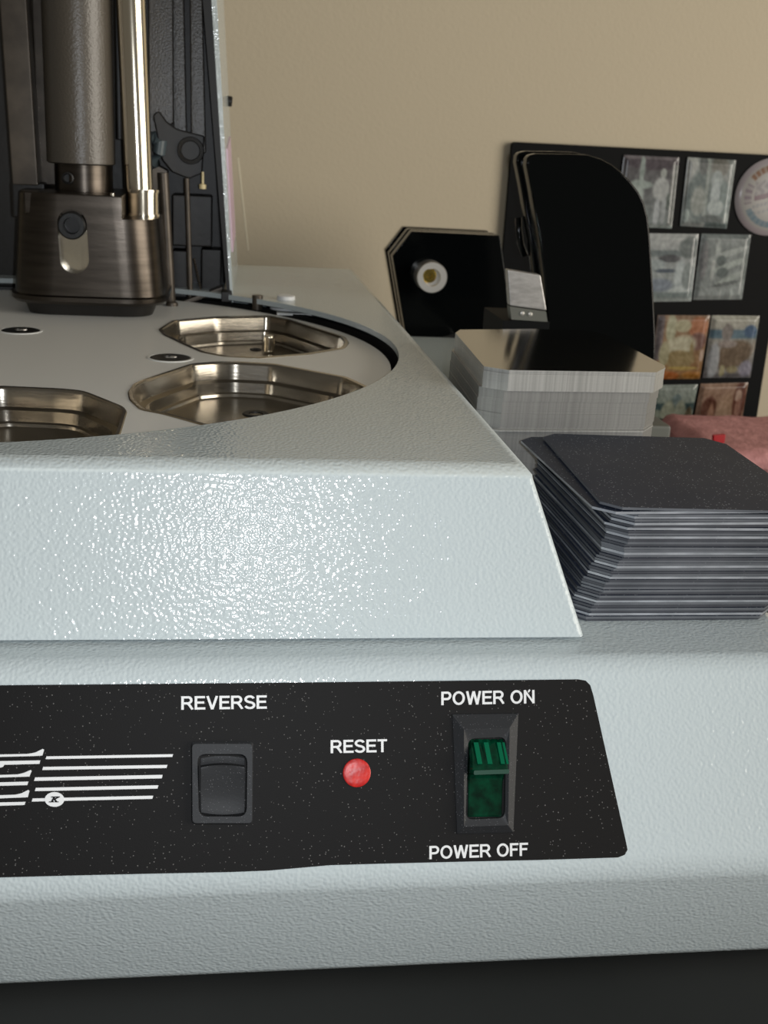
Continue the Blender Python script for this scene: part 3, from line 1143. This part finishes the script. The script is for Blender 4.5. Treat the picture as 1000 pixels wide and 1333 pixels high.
link_mesh('grey_foot', bm, M['grey'], d2, 0)
for px in ((680, 408), (690.5, 409)):
    link_mesh('foot_screw', axis_y_lathe(px, Y2 - 22, [(0, 1.5), (0.6, 1.2), (0.8, .2)], 12), M['bush'], d2)
bm = bmesh.new()
a, b = onY(655, 417, Y2 - 22), onY(716, 419, Y2 - 22)
box(bm, a.x, b.x, Y2 - 22, Y2 + 32, DECK + 0.15, a.z)
link_mesh('base_block', bm, M['board'], d2, 0)

# a grey riser that carries the overhanging side of the die
bm = bmesh.new()
box(bm, 221, 264, 640, 770, -TZ, DECK)
bev(bm, 2, 2)
tag(link_mesh('riser_block', bm, M['grey'], None), 'low grey riser block between the pink pouch and the tall black die', 'block')

# ================================================================== PHOTO BOARD
BY = 1134.0
A, B = onY(668, 184.5, BY), onY(999, 458, BY)
bm = bmesh.new()
bw = fillet([(A.x - 1, BY, A.z), (B.x, BY, A.z + 1.0), (B.x, BY, -TZ), (A.x - 1, BY, -TZ)], [4, 4, 1, 1], 5)
prism(bm, bw, (0, 6, 0))
bev(bm, 1.0, 2)
board = tag(link_mesh('magnet_board', bm, M['board']), 'black upright board covered with photo magnets, leaning space before the cream wall', 'board')
board['label'] = 'black upright board covered with photo magnets, standing before the cream wall'


def lin(c):
    c = max(0.0, min(1.0, c))
    return c / 12.92 if c < 0.04045 else ((c + 0.055) / 1.055) ** 2.4


def smooth(a, b, x):
    t = max(0.0, min(1.0, (x - a) / (b - a)))
    return t * t * (3 - 2 * t)


def paint(ops, u, v, seed):
    col = [100, 100, 100]
    for op in ops:
        if op[0] == 'g':                                  # vertical blend
            col = [op[1][i] * (1 - v) + op[2][i] * v for i in range(3)]
            continue
        if op[0] == 'e':
            _, cx, cy, rx, ry, c, *rest = op
            an = rest[0] if rest else 0
            du, dv = u - cx, v - cy
            x = du * math.cos(an) + dv * math.sin(an)
            y = -du * math.sin(an) + dv * math.cos(an)
            d = math.hypot(x / rx, y / ry)
            a = 1 - smooth(0.82, 1.15, d)
        else:
            _, x0, y0, x1, y1, c = op
            a = smooth(x0 - .02, x0 + .02, u) * (1 - smooth(x1 - .02, x1 + .02, u)) * smooth(y0 - .02, y0 + .02, v) * (1 - smooth(y1 - .02, y1 + .02, v))
        col = [col[i] * (1 - a) + c[i] * a for i in range(3)]
    n = math.sin(u * 41 + seed * 3.1 + 3 * math.sin(v * 17 + seed)) * math.sin(v * 37 + seed * 1.7 + 2 * math.sin(u * 23)) * 9
    n += math.sin(u * 19 + seed + 4 * math.sin(v * 9 + seed)) * math.sin(v * 15 - seed + 3 * math.sin(u * 11)) * 10
    m = sum(col) / 3
    return [lin((m + (k - m) * 0.85 + n) / 255.0) for k in col]


GAIN = 1.12


def photo(px, ops, label, name='photo_magnet', group='photo magnets on the black board', dome=2.2, nu=40, nv=52):
    Y = BY - 0.3
    tl, tr, br, bl = [onY(x, y, Y) for x, y in px]
    bm = bmesh.new()
    cl = bm.loops.layers.float_color.new('print')
    grid, cols = [], {}
    for j in range(nv + 1):
        row = []
        for i in range(nu + 1):
            u, v = i / nu, j / nv
            p = (tl * (1 - u) + tr * u) * (1 - v) + (bl * (1 - u) + br * u) * v
            ed = min(u, 1 - u, v * 1.25, (1 - v) * 1.25)
            p = p + Vector((0, -(1.2 + dome * smooth(0, 0.09, ed)), 0))
            w = bm.verts.new(p)
            cols[w] = [min(1, k * GAIN) for k in paint(ops, u, v, len(label))]
            row.append(w)
        grid.append(row)
    for a, b in zip(grid, grid[1:]):
        for i in range(nu):
            bm.faces.new((a[i], a[i + 1], b[i + 1], b[i]))
    rimv = grid[0] + [r[-1] for r in grid[1:]] + grid[-1][::-1][1:] + [r[0] for r in grid[::-1][1:-1]]
    back = []
    for w in rimv:
        nw = bm.verts.new(Vector((w.co.x, Y + 0.3, w.co.z)))
        cols[nw] = [0.02, 0.02, 0.02]
        back.append(nw)
    k = len(rimv)
    for i in range(k):
        bm.faces.new((rimv[i], rimv[(i + 1) % k], back[(i + 1) % k], back[i]))
    bm.faces.new(back)
    for f in bm.faces:
        for lp_ in f.loops:
            lp_[cl] = (*cols[lp_.vert], 1)
    return tag(link_mesh(name, bm, M['print'], None, 50), label, 'magnet', group)


photo([(812, 201.5), (884, 205), (874, 297.5), (800, 294)],
      [('g', (70, 66, 70), (112, 122, 122)), ('e', .55, .10, .5, .09, (62, 55, 62)), ('r', .0, .0, 1, .05, (105, 100, 104)),
       ('e', .35, .2, .05, .2, (128, 140, 136)), ('e', .28, .55, .14, .22, (140, 152, 148)), ('e', .35, .4, .22, .06, (132, 144, 140)),
       ('e', .33, .85, .2, .2, (122, 136, 134)), ('e', .74, .23, .05, .07, (140, 146, 142)), ('e', .72, .45, .15, .17, (146, 150, 150)),
       ('e', .68, .78, .05, .2, (150, 156, 160)), ('e', .8, .75, .05, .2, (140, 146, 148)), ('r', .9, .1, 1, 1, (88, 92, 90)),
       ('e', .87, .62, .04, .12, (80, 90, 86)), ('r', 0, .95, 1, 1, (120, 132, 130))],
      'grey photo magnet with a raised arm and a pale suit, top row')
photo([(895, 204.5), (957.8, 208.6), (945.5, 297.5), (885, 294)],
      [('g', (120, 126, 124), (112, 120, 120)), ('r', 0, 0, .22, .55, (150, 154, 152)), ('e', .32, .55, .27, .38, (92, 104, 104)),
       ('e', .3, .62, .15, .22, (128, 134, 130)), ('e', .34, .1, .09, .14, (84, 88, 88)), ('r', .42, 0, .48, 1, (132, 140, 136)),
       ('e', .68, .1, .18, .16, (98, 98, 92)), ('e', .78, .6, .2, .3, (104, 118, 118)), ('e', .64, .3, .12, .14, (134, 144, 144)),
       ('e', .64, .5, .1, .22, (150, 160, 162)), ('e', .68, .7, .17, .12, (146, 156, 156)), ('e', .62, .88, .25, .07, (84, 92, 92)),
       ('e', .08, .84, .07, .1, (140, 152, 150)), ('e', .94, .84, .06, .08, (150, 160, 158)), ('r', .5, .93, 1, 1, (76, 90, 90))],
      'grey photo magnet of a slim white gown, top row beside the round badge')
photo([(838, 303.5), (909.3, 304.5), (899.3, 392), (829, 393)],
      [('g', (150, 154, 154), (118, 128, 130)), ('r', 0, .24, 1, .33, (96, 106, 108)), ('e', .85, .2, .2, .16, (96, 104, 104)),
       ('e', .5, .36, .2, .06, (72, 74, 78)), ('e', .25, .45, .2, .08, (140, 150, 152)), ('e', .45, .54, .2, .03, (70, 80, 92)),
       ('e', .72, .62, .1, .24, (150, 160, 162)), ('e', .72, .84, .2, .06, (158, 168, 168)), ('e', .86, .62, .1, .2, (112, 122, 122)),
       ('e', .35, .75, .26, .1, (112, 122, 134)), ('r', 0, .86, 1, .94, (98, 110, 110)), ('r', 0, .95, 1, 1, (138, 148, 146))],
      'grey photo magnet of a white gown before distant hills, second row beside the black die')
photo([(913, 304), (977.3, 305.5), (965.3, 389.6), (902, 390)],
      [('g', (100, 108, 108), (120, 128, 128)), ('e', .4, .12, .5, .1, (112, 120, 120)), ('e', .36, .25, .05, .16, (142, 150, 148)),
       ('e', .3, .52, .04, .2, (146, 152, 150)), ('e', .6, .28, .4, .05, (134, 142, 140), -.25), ('e', .65, .46, .38, .05, (136, 146, 142), -.3),
       ('e', .7, .66, .36, .05, (132, 142, 138), -.35), ('e', .45, .4, .1, .08, (76, 86, 86)), ('e', .5, .58, .12, .08, (82, 92, 92)),
       ('e', .6, .75, .3, .03, (82, 88, 88), -.15), ('r', .5, .84, .54, 1, (148, 156, 154)), ('r', .72, .8, .77, 1, (144, 154, 152)),
       ('r', .9, .3, 1, .7, (94, 102, 100)), ('e', .1, .4, .08, .3, (110, 112, 114))],
      'blurred grey photo magnet of layered pale folds, second row right')
photo([(856, 410), (924.2, 410.5), (910.5, 493), (846, 493)],
      [('g', (128, 104, 84), (120, 84, 44)), ('e', .8, .18, .2, .16, (152, 98, 68)), ('e', .82, .4, .18, .14, (104, 74, 66)),
       ('r', 0, 0, .14, .7, (96, 88, 90)), ('e', .28, .2, .1, .22, (150, 150, 124)), ('e', .5, .16, .16, .1, (152, 148, 120)),
       ('e', .45, .52, .36, .2, (158, 154, 130), -.3), ('e', .5, .68, .32, .14, (124, 108, 70)), ('e', .2, .6, .1, .2, (138, 134, 104)),
       ('e', .6, .82, .3, .03, (150, 128, 66)), ('e', .3, .95, .26, .08, (144, 78, 32)), ('e', .8, .93, .2, .06, (140, 92, 36)),
       ('e', .72, .6, .04, .2, (128, 112, 74)), ('e', .95, .62, .05, .1, (150, 130, 116))],
      'warm orange photo magnet of a figure in cream folds, third row behind the silver stack')
photo([(926.5, 410.3), (988.5, 411), (976.2, 491.2), (914.5, 491.5)],
      [('g', (148, 148, 136), (92, 90, 92)), ('r', 0, .22, 1, .36, (70, 94, 108)), ('e', .36, .26, .12, .14, (112, 106, 102)),
       ('e', .84, .24, .14, .1, (52, 78, 108)), ('e', .55, .62, .4, .22, (92, 76, 58), -.25), ('e', .15, .72, .12, .3, (134, 138, 142)),
       ('e', .4, .45, .2, .06, (120, 110, 104)), ('e', .36, .88, .06, .1, (130, 124, 92)), ('e', .56, .86, .12, .06, (118, 110, 80)),
       ('e', .85, .85, .14, .14, (112, 110, 124)), ('e', .96, .5, .03, .1, (134, 126, 116))],
      'colour photo magnet with a blue band over brown ground, third row right')
photo([(846, 501), (908.3, 500), (893, 578), (832, 578)],
      [('g', (116, 126, 120), (92, 98, 84)), ('r', 0, .3, 1, .42, (48, 66, 68)), ('e', .6, .25, .1, .1, (88, 102, 102)),
       ('e', .45, .5, .16, .24, (128, 132, 114)), ('e', .7, .55, .14, .3, (120, 124, 108)), ('e', .2, .6, .14, .2, (112, 120, 106)),
       ('e', .9, .5, .08, .14, (80, 70, 52))],
      'greenish photo magnet with pale figures, lowest row nearest the silver stack')
photo([(912, 499.3), (973.6, 497.6), (960, 577), (897, 578)],
      [('g', (134, 106, 88), (122, 92, 74)), ('e', .24, .42, .16, .22, (82, 48, 36)), ('e', .3, .5, .06, .18, (130, 92, 72)),
       ('e', .6, .5, .2, .34, (142, 114, 92)), ('e', .86, .3, .14, .34, (84, 46, 34)), ('e', .82, .2, .07, .1, (150, 124, 108)),
       ('e', .84, .45, .06, .2, (132, 94, 80))],
      'brown toned photo magnet with two dark-haired figures, lowest row above the pink pouch')

# round badge: domed disc with a worn printed ring of marks
bm = bmesh.new()
cc = onY(1003, 256.5, BY - 0.3)
cl = bm.loops.layers.float_color.new('print')
NR, NA = 26, 96
RB = (onY(956, 258, BY).x - cc.x) * -1.0


def badge_col(r, a):
    # a measured clockwise from straight up, r in 0..1
    c = [150, 144, 148]
    x, y = r * math.sin(a), r * math.cos(a)
    def mix(cc2, k):
        for i in range(3):
            c[i] = c[i] * (1 - k) + cc2[i] * k
    if r < 0.86:
        mix((152, 152, 148), 0.8)
    deg = (math.degrees(a) + 180) % 360 - 180
    if 0.66 < r < 0.82 and -56 < deg < 56:
        mix((112, 74, 52), 0.55 + 0.35 * math.sin(a * 34))
    if 0.62 < r < 0.80 and (124 < deg or deg < -118):
        mix((96, 116, 128), 0.75 + 0.2 * math.sin(a * 30))
    if 0.6 < r < 0.78 and -108 < deg < -66:
        mix((112, 100, 112), 0.45 + 0.4 * math.sin(a * 26))
    yy = y - 0.30 * x
    if abs(x) < 0.52:
        if 0.02 < yy < 0.16:
            mix((104, 84, 94), 0.8)
        elif 0.16 < yy < 0.5:
            mix((116, 112, 118), 0.5 + 0.35 * math.sin(x * 30 + 2 * math.sin(yy * 22)))
        elif -0.16 < yy < -0.06:
            mix((112, 116, 124), 0.35 + 0.3 * math.sin(x * 60))
        elif -0.34 < yy < -0.26:
            mix((118, 122, 128), 0.3 + 0.3 * math.sin(x * 52))
    return [min(1, lin(k / 255) * GAIN) for k in c]


cols = {}
rows = []
for i in range(NR + 1):
    r = i / NR
    row = []
    for j in range(NA if i else 1):
        a = 2 * math.pi * j / NA
        w = bm.verts.new(cc + Vector((RB * r * math.sin(a), -(1 + 5.0 * (1 - r ** 6)), RB * r * math.cos(a))))
        cols[w] = badge_col(r, a)
        row.append(w)
    rows.append(row)
for j in range(NA):
    bm.faces.new((rows[0][0], rows[1][j], rows[1][(j + 1) % NA]))
for a, b in zip(rows[1:], rows[2:]):
    for j in range(NA):
        bm.faces.new((a[j], b[j], b[(j + 1) % NA], a[(j + 1) % NA]))
back = []
for w in rows[-1]:
    nw = bm.verts.new(Vector((w.co.x, BY, w.co.z)))
    cols[nw] = cols[w]
    back.append(nw)
for j in range(NA):
    bm.faces.new((rows[-1][j], back[j], back[(j + 1) % NA], rows[-1][(j + 1) % NA]))
bm.faces.new(back)
for f in bm.faces:
    for lp_ in f.loops:
        lp_[cl] = (*cols[lp_.vert], 1)
tag(link_mesh('badge', bm, M['print'], None, 50), 'round white badge with worn ring lettering, on the black board at the top row', 'badge')

# ================================================================== PINK POUCH
bm = bmesh.new()
bmesh.ops.create_cube(bm, size=1.0)
x0 = onY(889, 545, 985).x
zt = onY(905, 538, 1050).z
for v in bm.verts:
    v.co = Vector((x0 + (v.co.x + .5) * 190, 905 + (v.co.y + .5) * 150, -TZ + (v.co.z + .5) * (zt + TZ)))
bmesh.ops.bevel(bm, geom=list(bm.edges), offset=15, segments=4, profile=0.5, affect='EDGES')
bmesh.ops.subdivide_edges(bm, edges=[e for e in bm.edges if e.calc_length() > 12], cuts=7, use_grid_fill=True)
for v in bm.verts:
    if v.co.z > -TZ + 1:
        n = math.sin(v.co.x * .19 + 1.7 * math.sin(v.co.y * .13)) * math.sin(v.co.y * .23 + v.co.z * .2) * 1.3
        v.co.z += n
        v.co.x += 0.6 * math.sin(v.co.y * .31 + v.co.z * .4)
pouch = empty('plush_pouch', x0 + 95, 980, -TZ, 'pink glittery plush pouch with a red ribbon tip, in front of the photo board', 'pouch')
link_mesh('pouch_body', bm, M['pink'], pouch, 60)
bm = bmesh.new()
q = onY(937, 573, 903)
prism(bm, [q + Vector((-6, 0, 4)), q + Vector((5, 0, 5)), q + Vector((5, 0, -2)), q + Vector((2, 0, -8)), q + Vector((-5, 0, -4))], (0, 4, 0))
bev(bm, 0.8, 2)
link_mesh('ribbon_tip', bm, M['redcloth'], pouch)
